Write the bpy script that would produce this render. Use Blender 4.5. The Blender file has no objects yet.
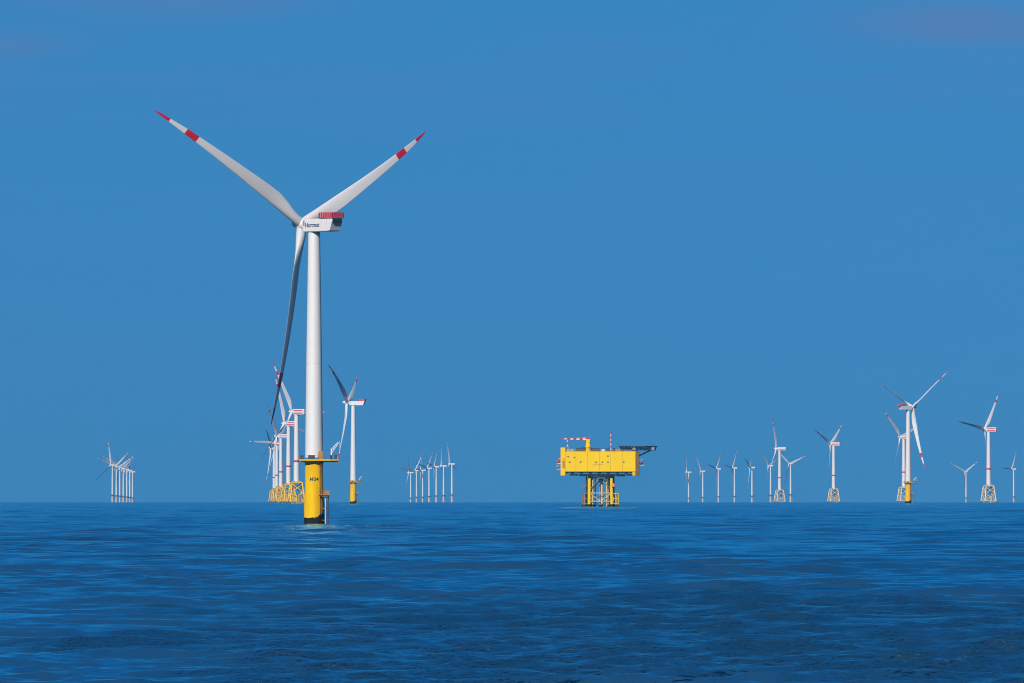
import bpy, math, random
import numpy as np
from mathutils import Vector, Matrix

R_ = math.radians
S = bpy.context.scene
COL = S.collection
random.seed(7)

# ---------------------------------------------------------------- camera
F = 9000.0          # focal length in pixels of a 1024 px wide picture
RE = 7.4e6          # earth radius (with the usual refraction)
CH = 11.2           # eye height above the sea
cam_d = bpy.data.cameras.new('camera')
cam_d.sensor_width = 36.0
cam_d.lens = 36.0 * F / 1024.0
cam_d.clip_start = 1.0
cam_d.clip_end = 90000.0
cam = bpy.data.objects.new('camera', cam_d)
COL.objects.link(cam)
cam.location = (0, 0, CH)
cam.rotation_euler = (R_(90) + math.atan((486.6 - 341.5) / F), 0, 0)
S.camera = cam

# ---------------------------------------------------------------- sky and sun
SUN_EL, SUN_AZ = 31.0, 203.0      # azimuth clockwise from +Y: behind the camera, to the left
w = bpy.data.worlds.new('World')
S.world = w
w.use_nodes = True
nt = w.node_tree
for n in list(nt.nodes):
    nt.nodes.remove(n)
def N(tree, t, **kw):
    n = tree.nodes.new(t)
    for k, v in kw.items():
        setattr(n, k, v)
    return n
def math_node(tree, op, a, b=None, clamp=False):
    n = tree.nodes.new('ShaderNodeMath'); n.operation = op; n.use_clamp = clamp
    for i, v in enumerate((a, b)):
        if v is None: continue
        if isinstance(v, (int, float)): n.inputs[i].default_value = v
        else: tree.links.new(v, n.inputs[i])
    return n.outputs[0]
tc = N(nt, 'ShaderNodeTexCoord')
sp = N(nt, 'ShaderNodeSeparateXYZ'); nt.links.new(tc.outputs['Generated'], sp.inputs[0])
zz = math_node(nt, 'ADD', math_node(nt, 'MULTIPLY', math_node(nt, 'MAXIMUM', sp.outputs[2], 0.0), 0.9), 0.42)
cb = N(nt, 'ShaderNodeCombineXYZ')
nt.links.new(sp.outputs[0], cb.inputs[0]); nt.links.new(sp.outputs[1], cb.inputs[1]); nt.links.new(zz, cb.inputs[2])
sky = N(nt, 'ShaderNodeTexSky', sky_type='NISHITA', sun_disc=False, sun_elevation=R_(SUN_EL),
        sun_rotation=R_(SUN_AZ), altitude=0.0, air_density=1.0, dust_density=0.3, ozone_density=3.0)
nt.links.new(cb.outputs[0], sky.inputs[0])
tint = N(nt, 'ShaderNodeMix', data_type='RGBA', blend_type='MULTIPLY')
tint.inputs[0].default_value = 1.0
nt.links.new(sky.outputs[0], tint.inputs[6])
# the blue deepens with height; stops above view shaped to darken water and ambient
tg = N(nt, 'ShaderNodeValToRGB')
rampc = [(0.0, (0.31, 0.82, 0.95, 1)), (0.055, (0.285, 0.92, 1.13, 1)), (0.085, (0.20, 0.90, 1.20, 1)), (0.14, (0.10, 0.84, 1.22, 1)), (0.25, (0.04, 0.48, 0.80, 1)), (0.62, (0.26, 0.42, 0.55, 1))]
while len(tg.color_ramp.elements) < len(rampc): tg.color_ramp.elements.new(0.5)
for e, (p, c) in zip(tg.color_ramp.elements, rampc): e.position = p; e.color = c
nt.links.new(sp.outputs[2], tg.inputs[0])
nt.links.new(tg.outputs[0], tint.inputs[7])
# faint streaks of thin cloud, high over the horizon
cmap = N(nt, 'ShaderNodeMapping'); cmap.inputs['Scale'].default_value = (11, 11, 95)
cmap.inputs['Location'].default_value = (0.35, 0, 1.2)
nt.links.new(tc.outputs['Generated'], cmap.inputs[0])
cn = N(nt, 'ShaderNodeTexNoise'); cn.inputs['Scale'].default_value = 1.0; cn.inputs['Detail'].default_value = 4.0
nt.links.new(cmap.outputs[0], cn.inputs['Vector'])
cr = N(nt, 'ShaderNodeMapRange'); cr.inputs['From Min'].default_value = 0.48; cr.inputs['From Max'].default_value = 0.75
nt.links.new(cn.outputs['Fac'], cr.inputs['Value'])
eh = N(nt, 'ShaderNodeMapRange'); eh.inputs['From Min'].default_value = 0.030; eh.inputs['From Max'].default_value = 0.056
eh.inputs['To Min'].default_value = 0.12; eh.inputs['To Max'].default_value = 0.75
nt.links.new(sp.outputs[2], eh.inputs['Value'])
cf = math_node(nt, 'MULTIPLY', cr.outputs[0], eh.outputs[0])
for (dx, dz, sx, sz, amt) in ((0.0500, 0.0512, 0.0125, 0.0024, 0.85), (-0.034, 0.0537, 0.013, 0.0015, 0.5), (-0.055, 0.0490, 0.006, 0.0012, 0.4), (0.009, 0.0483, 0.010, 0.0014, 0.15)):
    wob = math_node(nt, 'MULTIPLY', math_node(nt, 'SUBTRACT', cn.outputs['Fac'], 0.5), 2.2)
    qx = math_node(nt, 'DIVIDE', math_node(nt, 'SUBTRACT', sp.outputs[0], dx), sx)
    qz = math_node(nt, 'ADD', math_node(nt, 'DIVIDE', math_node(nt, 'SUBTRACT', sp.outputs[2], dz), sz), wob)
    rr_ = math_node(nt, 'ADD', math_node(nt, 'MULTIPLY', qx, qx), math_node(nt, 'MULTIPLY', qz, qz))
    ex_ = math_node(nt, 'MULTIPLY', math_node(nt, 'EXPONENT', math_node(nt, 'MULTIPLY', rr_, -1.0)), amt)
    cf = math_node(nt, 'ADD', cf, ex_, clamp=True)
cmix = N(nt, 'ShaderNodeMix', data_type='RGBA')
CLOUD = (0.70, 1.62, 3.55, 1)
nt.links.new(cf, cmix.inputs[0]); nt.links.new(tint.outputs[2], cmix.inputs[6]); cmix.inputs[7].default_value = CLOUD
bg = N(nt, 'ShaderNodeBackground'); bg.inputs[1].default_value = 0.13
wo = N(nt, 'ShaderNodeOutputWorld')
nt.links.new(cmix.outputs[2], bg.inputs[0]); nt.links.new(bg.outputs[0], wo.inputs[0])

sl = bpy.data.lights.new('sun', 'SUN')
sl.energy = 4.6; sl.angle = R_(0.5); sl.color = (1.0, 0.94, 0.87)
sun = bpy.data.objects.new('sun', sl); COL.objects.link(sun)
sd = Vector((math.sin(R_(SUN_AZ)) * math.cos(R_(SUN_EL)), math.cos(R_(SUN_AZ)) * math.cos(R_(SUN_EL)), math.sin(R_(SUN_EL))))
sun.rotation_euler = sd.to_track_quat('Z', 'Y').to_euler()
sun.location = (0, 0, 300)
S.view_settings.view_transform = 'Standard'
S.view_settings.look = 'None'
S.view_settings.exposure = 0.0
S.view_settings.gamma = 1.0
S.view_settings.use_curve_mapping = False
S.cycles.max_bounces = 6
S.cycles.volume_bounces = 0
S.cycles.caustics_reflective = False
S.cycles.filter_width = 1.0      # a sharp lens

# ---------------------------------------------------------------- materials
def mat(name, color, rough=0.5, metal=0.0, var=0.0, scale=0.3, var_color=None, bump=0.0):
    m = bpy.data.materials.new(name); m.use_nodes = True
    t = m.node_tree; b = t.nodes['Principled BSDF']
    b.inputs['Base Color'].default_value = (*color, 1)
    b.inputs['Roughness'].default_value = rough
    b.inputs['Metallic'].default_value = metal
    if var > 0:
        c = t.nodes.new('ShaderNodeTexCoord'); mp = t.nodes.new('ShaderNodeMapping')
        mp.inputs['Scale'].default_value = (1, 1, 0.25)      # streaks run down
        n = t.nodes.new('ShaderNodeTexNoise'); n.inputs['Scale'].default_value = scale; n.inputs['Detail'].default_value = 6
        r = t.nodes.new('ShaderNodeMapRange'); r.inputs['From Min'].default_value = 0.42; r.inputs['From Max'].default_value = 0.72
        r.inputs['To Max'].default_value = var
        mx = t.nodes.new('ShaderNodeMix'); mx.data_type = 'RGBA'
        mx.inputs[6].default_value = (*color, 1)
        vc = var_color or tuple(x * 0.5 for x in color)
        mx.inputs[7].default_value = (*vc, 1)
        t.links.new(c.outputs['Object'], mp.inputs[0]); t.links.new(mp.outputs[0], n.inputs['Vector'])
        t.links.new(n.outputs['Fac'], r.inputs['Value']); t.links.new(r.outputs[0], mx.inputs[0])
        t.links.new(mx.outputs[2], b.inputs['Base Color'])
    return m
M = {
    'white': mat('white_paint', (0.70, 0.675, 0.66), 0.42, var=0.22, scale=0.35, var_color=(0.60, 0.59, 0.58)),
    'blade': mat('blade_gelcoat', (0.68, 0.655, 0.64), 0.32, var=0.3, scale=0.25, var_color=(0.56, 0.56, 0.56)),
    'red': mat('red_paint', (0.58, 0.006, 0.022), 0.45, var=0.3, scale=0.8),
    'yellow': mat('yellow_paint', (0.82, 0.50, 0.0005), 0.6, var=0.55, scale=0.45, var_color=(0.62, 0.27, 0.006)),
    'yellow2': mat('yellow_cladding', (0.86, 0.56, 0.001), 0.65, var=0.35, scale=0.3, var_color=(0.76, 0.42, 0.003)),
    'pale_yellow': mat('faded_yellow_paint', (0.82, 0.62, 0.22), 0.5, var=0.4, scale=0.3),
    'faded': mat('sun_bleached_yellow', (0.84, 0.52, 0.05), 0.5, var=0.4, scale=0.3),  # jacket yellow, paled in its colour for distance haze
    'cream2': mat('chalky_yellow_paint', (0.78, 0.60, 0.34), 0.5, var=0.4, scale=0.3),  # right-hand jackets: haze fading mixed into the yellow
    'cream': mat('cream_paint', (0.62, 0.46, 0.37), 0.5, var=0.3, scale=0.3),  # far piles: haze put into the colour, yellow washed to pinkish
    'rust': mat('ochre_steel', (0.42, 0.19, 0.03), 0.65, var=0.6, scale=1.0, var_color=(0.16, 0.08, 0.03)),
    'black': mat('marine_growth', (0.012, 0.011, 0.010), 0.6, var=0.5, scale=2.0, var_color=(0.03, 0.03, 0.02)),
    'dark': mat('dark_steel', (0.03, 0.032, 0.04), 0.6, var=0.4, scale=1.0),
    'navy': mat('navy_steel', (0.02, 0.03, 0.07), 0.5),
    'grey': mat('grey_steel', (0.30, 0.31, 0.33), 0.5, 0.2, var=0.4, scale=1.0),
    'ink': mat('navy_ink', (0.012, 0.02, 0.10), 0.5),
    'inkblack': mat('black_ink', (0.02, 0.018, 0.012), 0.5),
    'brown': mat('weathered_brown_steel', (0.13, 0.07, 0.025), 0.7, var=0.6, scale=1.0, var_color=(0.30, 0.17, 0.02)),  # shade of the right end wall put into the colour
    'orange': mat('orange_hull', (0.85, 0.20, 0.02), 0.4),
    'seam': mat('ochre_seam', (0.45, 0.24, 0.01), 0.5),
    'galv': mat('galvanised_steel', (0.62, 0.62, 0.60), 0.45, 0.3),
}

M['black'].node_tree.nodes['Principled BSDF'].inputs['Roughness'].default_value = 0.9
for k_ in ('yellow', 'yellow2', 'black'): M[k_].node_tree.nodes['Principled BSDF'].inputs['Specular IOR Level'].default_value = 0.08
# ---------------------------------------------------------------- mesh helpers
class MB:
    def __init__(self):
        self.v, self.f, self.m, self.s = [], [], [], []
    def face(self, idx, mi=0, smooth=False):
        self.f.append(tuple(idx)); self.m.append(mi); self.s.append(smooth)
    def loft(self, rings, mi=0, smooth=True, cap0=True, cap1=True, mis=None):
        base = []
        for r in rings:
            base.append(len(self.v)); self.v.extend(tuple(p) for p in r)
        n = len(rings[0])
        for k in range(len(rings) - 1):
            a, b = base[k], base[k + 1]
            q = mis[k] if mis else mi
            for i in range(n):
                j = (i + 1) % n
                self.face((a + i, a + j, b + j, b + i), q, smooth)
        # end caps get vertices of their own, so that they do not bend the side's shading
        if cap0:
            b = len(self.v); self.v.extend(tuple(p) for p in rings[0]); self.face([b + i for i in range(n)][::-1], mis[0] if mis else mi)
        if cap1:
            b = len(self.v); self.v.extend(tuple(p) for p in rings[-1]); self.face([b + i for i in range(n)], mis[-1] if mis else mi)
    def tube(self, p, q, r0, r1=None, n=12, mi=0, smooth=True):
        r1 = r0 if r1 is None else r1
        p, q = Vector(p), Vector(q); d = (q - p).normalized()
        x = d.orthogonal().normalized(); y = d.cross(x)
        ring = lambda c, r: [c + x * (r * math.cos(2 * math.pi * i / n)) + y * (r * math.sin(2 * math.pi * i / n)) for i in range(n)]
        self.loft([ring(p, r0), ring(q, r1)], mi, smooth)
    def lathe(self, prof, n=40, axis='Z', mi=0, mis=None, c=(0, 0, 0)):
        rings = []
        for r, h in prof:
            rg = []
            for i in range(n):
                a = 2 * math.pi * i / n
                if axis == 'Z': rg.append((c[0] + r * math.cos(a), c[1] + r * math.sin(a), c[2] + h))
                else: rg.append((c[0] + r * math.sin(a), c[1] + h, c[2] + r * math.cos(a)))
            rings.append(rg)
        self.loft(rings, mi, True, mis=mis)
    def box(self, x0, x1, y0, y1, z0, z1, mi=0, bev=0.0):
        if bev <= 0:
            b = len(self.v)
            for z in (z0, z1):
                for (x, y) in ((x0, y0), (x1, y0), (x1, y1), (x0, y1)):
                    self.v.append((x, y, z))
            for f in ((3, 2, 1, 0), (4, 5, 6, 7), (0, 1, 5, 4), (1, 2, 6, 5), (2, 3, 7, 6), (3, 0, 4, 7)):
                self.face([b + i for i in f], mi)
        else:
            e = bev
            def ring(ins, z):
                a0, a1, b0, b1 = x0 + ins, x1 - ins, y0 + ins, y1 - ins
                return [(a0 + e, b0, z), (a1 - e, b0, z), (a1, b0 + e, z), (a1, b1 - e, z), (a1 - e, b1, z), (a0 + e, b1, z), (a0, b1 - e, z), (a0, b0 + e, z)]
            self.loft([ring(e, z0), ring(0, z0 + e), ring(0, z1 - e), ring(e, z1)], mi, False)
    def build(self, name, mats, parent=None, loc=(0, 0, 0)):
        me = bpy.data.meshes.new(name)
        me.from_pydata(self.v, [], self.f)
        for m in (mats if isinstance(mats, (list, tuple)) else [mats]):
            me.materials.append(m)
        me.polygons.foreach_set('material_index', self.m)
        me.polygons.foreach_set('use_smooth', self.s)
        me.update()
        o = bpy.data.objects.new(name, me); COL.objects.link(o)
        o.location = loc
        if parent: o.parent = parent
        return o

def empty(name, loc=(0, 0, 0)):
    o = bpy.data.objects.new(name, None); COL.objects.link(o); o.location = loc
    o.empty_display_size = 2.0
    return o
def tag(o, label, cat, group=None):
    o['label'] = label; o['category'] = cat
    if group: o['group'] = group
def text_mesh(body, size, depth=0.02, shear=0.0):
    cu = bpy.data.curves.new('lettering', 'FONT'); cu.body = body; cu.size = size; cu.extrude = depth
    cu.align_x = 'CENTER'; cu.align_y = 'CENTER'; cu.offset = 0.013 * size; cu.shear = shear
    to = bpy.data.objects.new('lettering', cu); COL.objects.link(to)
    dg = bpy.context.evaluated_depsgraph_get(); dg.update()
    me = bpy.data.meshes.new_from_object(to.evaluated_get(dg))
    bpy.data.objects.remove(to); bpy.data.curves.remove(cu)
    me.name = 'lettering'
    return me
def railing(mb, pts, z, h=1.1, closed=True, r=0.035, mi=0, step=1.4):
    n = len(pts); segs = n if closed else n - 1
    for i in range(segs):
        a, b = Vector((*pts[i], z)), Vector((*pts[(i + 1) % n], z))
        k = max(1, int((b - a).length / step))
        for j in range(k):
            p = a.lerp(b, j / k)
            mb.tube(p, p + Vector((0, 0, h)), r, n=5, mi=mi)
        for q in (0.5, 1.0):
            mb.tube(a + Vector((0, 0, h * q)), b + Vector((0, 0, h * q)), r, n=5, mi=mi)

# ---------------------------------------------------------------- placing by range
def place(px, d):
    """ground point (on the curved sea) at range d metres, seen at picture column px"""
    return Vector(((px - 512.0) * d / F, d, -(d * d) / (2 * RE)))

# ---------------------------------------------------------------- the sea
def build_sea():
    rng = np.random.default_rng(11)
    rr = [3.0]
    while rr[-1] < 290: rr.append(rr[-1] * 1.12 + 1)
    while rr[-1] < 440: rr.append(rr[-1] * 1.0012)
    while rr[-1] < 1300: rr.append(rr[-1] * 1.0007)
    while rr[-1] < 8000: rr.append(rr[-1] * 1.0014)
    while rr[-1] < 13500: rr.append(rr[-1] * 1.003)
    while rr[-1] < 30000: rr.append(rr[-1] * 1.05)
    rr = np.array(rr)
    fine = np.linspace(R_(-4.8), R_(4.8), 780)
    coarse = np.linspace(R_(4.8), R_(355.2), 74)[1:-1]
    th = np.concatenate([fine, coarse])
    nr, nt_ = len(rr), len(th)
    Rg, Tg = np.meshgrid(rr, th, indexing='ij')
    X = Rg * np.sin(Tg); Y = Rg * np.cos(Tg)
    dr = np.gradient(rr)[:, None]
    Zb = -(Rg ** 2) / (2 * RE)
    Z = np.zeros_like(X); DX = np.zeros_like(X); DY = np.zeros_like(X)
    ncomp = 110; lost = np.zeros_like(X)
    lam = np.exp(rng.uniform(math.log(0.9), math.log(36.0), ncomp))
    lam[:9] = rng.uniform(34, 75, 9)
    dirs = rng.normal(R_(188), R_(21), ncomp)          # travel direction, towards the camera and a little left
    ph = rng.uniform(0, 2 * math.pi, ncomp)
    gust = 0.5 + 0.5 * np.sin(X / 61.0 + 1.3 * np.sin(Y / 170.0)) * np.sin(Y / 97.0 + 0.8 * np.sin(X / 43.0 + 1.0))
    ruffle = np.exp(-(((X - 14) / 42) ** 2 + ((Y - 670) / 220) ** 2) ** 2)
    for l, a, p in zip(lam, dirs, ph):
        k = 2 * math.pi / l
        slope = 0.027 if l < 3 else 0.036 if l < 8 else 0.027 if l < 20 else 0.025 * 20 / l if l < 34 else 0.012
        amp = slope / k
        vis = np.clip((l / dr - 2.2) / 2.0, 0, 1)
        lost += (1 - vis) / ncomp
        kx, ky = k * math.sin(a), k * math.cos(a)
        A = amp * vis * ((0.62 + 0.6 * gust) * (1 + 0.95 * ruffle) if l < 7 else 1.0)
        arg = kx * X + ky * Y + p
        c = np.cos(arg); s_ = np.sin(arg)
        Z += A * c
        DX -= A * s_ * math.sin(a) * 0.9; DY -= A * s_ * math.cos(a) * 0.9
    X = X + DX; Y = Y + DY
    co = np.stack([X, Y, Zb + Z], -1).reshape(-1, 3)
    # centre cap
    i = np.arange(nr - 1)[:, None] * nt_; j = np.arange(nt_)[None, :]; jn = (np.arange(nt_)[None, :] + 1) % nt_
    quads = np.stack([i + j, i + nt_ + j, i + nt_ + jn, i + jn], -1).reshape(-1, 4)
    me = bpy.data.meshes.new('sea')
    nv, nq = len(co), len(quads)
    cidx = nv
    co = np.concatenate([co, [[0, 0, 0.0]]])
    me.vertices.add(nv + 1); me.vertices.foreach_set('co', co.astype(np.float32).ravel())
    tri = np.stack([np.full(nt_, cidx), np.arange(nt_), (np.arange(nt_) + 1) % nt_], -1)
    loops = np.concatenate([quads.ravel(), tri.ravel()]).astype(np.int32)
    me.loops.add(len(loops)); me.loops.foreach_set('vertex_index', loops)
    starts = np.concatenate([np.arange(nq) * 4, nq * 4 + np.arange(nt_) * 3]).astype(np.int32)
    me.polygons.add(nq + nt_); me.polygons.foreach_set('loop_start', starts)
    me.polygons.foreach_set('use_smooth', np.ones(nq + nt_, dtype=bool))
    at = me.attributes.new('ripple', 'FLOAT', 'POINT')
    at.data.foreach_set('value', np.concatenate([lost.ravel(), [1.0]]).astype(np.float32))
    me.update(calc_edges=True); me.validate()
    o = bpy.data.objects.new('sea', me); COL.objects.link(o); o['kind'] = 'structure'
    return o
def sea_material():
    m = bpy.data.materials.new('sea_water'); m.use_nodes = True
    t = m.node_tree
    for n in list(t.nodes): t.nodes.remove(n)
    dif = N(t, 'ShaderNodeBsdfDiffuse'); dif.inputs[0].default_value = (0.0, 0.011, 0.036, 1)
    glo = N(t, 'ShaderNodeBsdfGlossy'); glo.inputs[0].default_value = (0.44, 0.95, 1.0, 1)
    fr = N(t, 'ShaderNodeFresnel'); fr.inputs[0].default_value = 1.333
    mxs = N(t, 'ShaderNodeMixShader'); out = N(t, 'ShaderNodeOutputMaterial')
    t.links.new(fr.outputs[0], mxs.inputs[0]); t.links.new(dif.outputs[0], mxs.inputs[1]); t.links.new(glo.outputs[0], mxs.inputs[2])
    t.links.new(mxs.outputs[0], out.inputs[0])
    atn = N(t, 'ShaderNodeAttribute'); atn.attribute_name = 'ripple'; rip = atn.outputs['Fac']
    t.links.new(math_node(t, 'ADD', 0.08, math_node(t, 'MULTIPLY', rip, 0.10)), glo.inputs['Roughness'])
    g = N(t, 'ShaderNodeNewGeometry')
    def noise(scale, loc=(0, 0, 0), det=3, st=(1, 1, 1)):
        mp = N(t, 'ShaderNodeMapping'); mp.inputs['Scale'].default_value = st; mp.inputs['Location'].default_value = loc
        n = N(t, 'ShaderNodeTexNoise'); n.inputs['Scale'].default_value = scale; n.inputs['Detail'].default_value = det
        t.links.new(g.outputs['Position'], mp.inputs[0]); t.links.new(mp.outputs[0], n.inputs['Vector'])
        return n.outputs['Fac']
    # gusts: patches of ruffled water
    gst = N(t, 'ShaderNodeMapRange'); gst.interpolation_type = 'SMOOTHSTEP'
    gst.inputs['From Min'].default_value = 0.40; gst.inputs['From Max'].default_value = 0.62
    t.links.new(noise(1.0, (0.2, 0.4, 0), 4, (1 / 60, 1 / 420, 0)), gst.inputs['Value'])
    # the big ruffled patch in the foreground, right of centre
    ps = N(t, 'ShaderNodeSeparateXYZ'); t.links.new(g.outputs['Position'], ps.inputs[0])
    wob = math_node(t, 'MULTIPLY', math_node(t, 'SUBTRACT', noise(1.0, (3, 1, 0), 5, (1 / 22, 1 / 160, 0)), 0.5), 2.0)
    ex = math_node(t, 'DIVIDE', math_node(t, 'SUBTRACT', ps.outputs[0], 14.0), 43.0)
    ey = math_node(t, 'DIVIDE', math_node(t, 'SUBTRACT', ps.outputs[1], 680.0), 225.0)
    rad = math_node(t, 'SQRT', math_node(t, 'ADD', math_node(t, 'POWER', math_node(t, 'ABSOLUTE', ex), 2.0), math_node(t, 'POWER', math_node(t, 'ABSOLUTE', ey), 2.0)))
    pr = N(t, 'ShaderNodeMapRange'); pr.interpolation_type = 'SMOOTHSTEP'
    pr.inputs['From Min'].default_value = 0.84; pr.inputs['From Max'].default_value = 1.10
    t.links.new(math_node(t, 'ADD', rad, wob), pr.inputs['Value'])
    patch = math_node(t, 'SUBTRACT', 1.0, pr.outputs[0])
    fine = math_node(t, 'ADD', 0.012, math_node(t, 'ADD', math_node(t, 'MULTIPLY', gst.outputs[0], 0.07), math_node(t, 'MULTIPLY', patch, 0.50)))
    h1 = math_node(t, 'MULTIPLY', noise(2.4, det=4), fine)
    h2 = math_node(t, 'MULTIPLY', noise(0.42, (5, 3, 0), det=3), 0.04)
    h3 = math_node(t, 'MULTIPLY', math_node(t, 'MULTIPLY', noise(0.10, (9, 3, 0), det=5), 2.6), rip)
    hs = math_node(t, 'ADD', math_node(t, 'ADD', h1, h2), h3)
    bp = N(t, 'ShaderNodeBump'); bp.inputs['Strength'].default_value = 1.0; bp.inputs['Distance'].default_value = 1.0
    t.links.new(hs, bp.inputs['Height']); 
    for q in (dif, glo, fr): t.links.new(bp.outputs[0], q.inputs['Normal'])
    return m
sea = build_sea()
sea.data.materials.append(sea_material())

# ---------------------------------------------------------------- haze
def build_haze():
    mb = MB(); mb.box(-30500, 30500, -30500, 30500, -64, 172)
    m = bpy.data.materials.new('haze_air'); m.use_nodes = True; t = m.node_tree
    for n in list(t.nodes): t.nodes.remove(n)
    pv = N(t, 'ShaderNodeVolumePrincipled')
    pv.inputs['Color'].default_value = (0.12, 0.55, 1.0, 1); pv.inputs['Density'].default_value = 1.7e-5
    pv.inputs['Anisotropy'].default_value = 0.0
    out = N(t, 'ShaderNodeOutputMaterial'); t.links.new(pv.outputs[0], out.inputs['Volume'])
    o = mb.build('haze', m); o['kind'] = 'stuff'
    return o
haze = build_haze()

# ---------------------------------------------------------------- wind turbines
OH, TILT = 5.8, R_(3.6)
def blade_mesh(R, prebend, name='blade', pitch=4.0, scale=1.0):
    tab = [(1.2, 3.0, 0.0), (3.5, 3.0, 0.0), (6, 3.25, 0.35), (9, 3.9, 0.75), (13, 4.35, 1.0), (17, 4.2, 1.0), (22, 3.8, 1), (28, 3.3, 1),
           (34, 2.85, 1), (40, 2.4, 1), (45.4, 2.03, 1), (47, 1.95, 1), (49.8, 1.78, 1), (53, 1.42, 1), (56.0, 1.08, 1), (58.5, 0.8, 1), (60.3, 0.5, 1), (61.2, 0.28, 1), (61.5, 0.08, 1)]
    rings, mis = [], []
    n = 20
    for (r, c, af) in tab:
        r = r * R / 61.5
        u = r / R
        tw = R_(pitch + 15.0 * max(0, (1 - u)) ** 1.6)
        th_ = 1.0 * (1 - af) + af * (0.34 - 0.2 * min(1, u * 1.3))
        ring = []
        for i in range(n):
            a = 2 * math.pi * i / n
            xc = 0.5 * math.cos(a); yc = 0.5 * math.sin(a)          # circle, x = +0.5 trailing
            xa = 0.5 * (1 + math.cos(a))                             # 0 leading .. 1 trailing
            yt = 2.6 * (0.2969 * math.sqrt(max(xa, 0)) - 0.126 * xa - 0.3516 * xa ** 2 + 0.2843 * xa ** 3 - 0.1015 * xa ** 4)
            ya = math.copysign(yt, math.sin(a)) if abs(math.sin(a)) > 1e-6 else 0
            x = (1 - af) * xc + af * (xa - 0.30)
            y = (1 - af) * yc + af * ya * th_ * 0.95 * 1.0
            if af < 1: y = (1 - af) * yc + af * ya * max(th_, 0.3)
            x *= c * scale; y *= c * scale
            X = x * math.cos(tw) + y * math.sin(tw)
            Y = -x * math.sin(tw) + y * math.cos(tw)
            cone = r * math.sin(R_(2.5)) + prebend * u ** 2.6
            ring.append((X, Y + cone, r * math.cos(R_(2.5))))
        rings.append(ring)
    for k in range(len(tab) - 1):
        rm = tab[k][0] / 61.5
        mis.append(1 if (rm >= 0.905 or 0.715 <= rm < 0.805) else 0)
    mb = MB(); mb.loft(rings, 0, True, mis=mis)
    o = mb.build('blade', [M['blade'], M['red']])
    me = o.data; bpy.data.objects.remove(o)
    return me
def blade_matrix(psi, th, z):
    A = Vector((math.cos(TILT) * math.sin(psi), math.cos(TILT) * math.cos(psi), math.sin(TILT)))
    H = Vector((math.cos(psi), -math.sin(psi), 0)); V = H.cross(A)
    u = V * math.cos(th) + H * math.sin(th); X = A.cross(u)
    m = Matrix((X, A, u)).transposed().to_4x4()
    m.translation = Vector((0, 0, z)) + Vector((math.sin(psi), math.cos(psi), 0)) * OH
    return m
def hub_mesh(sc=1.0):
    mb = MB()
    mb.lathe([(0.05, 4.4), (0.55, 4.2), (1.05, 3.6), (1.45, 2.6), (1.75, 1.3), (1.85, -0.2), (1.8, -1.2), (1.55, -1.7), (1.25, -1.8)], 28, 'Y')
    o = mb.build('hub', M['white']); me = o.data; bpy.data.objects.remove(o); return me

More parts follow.
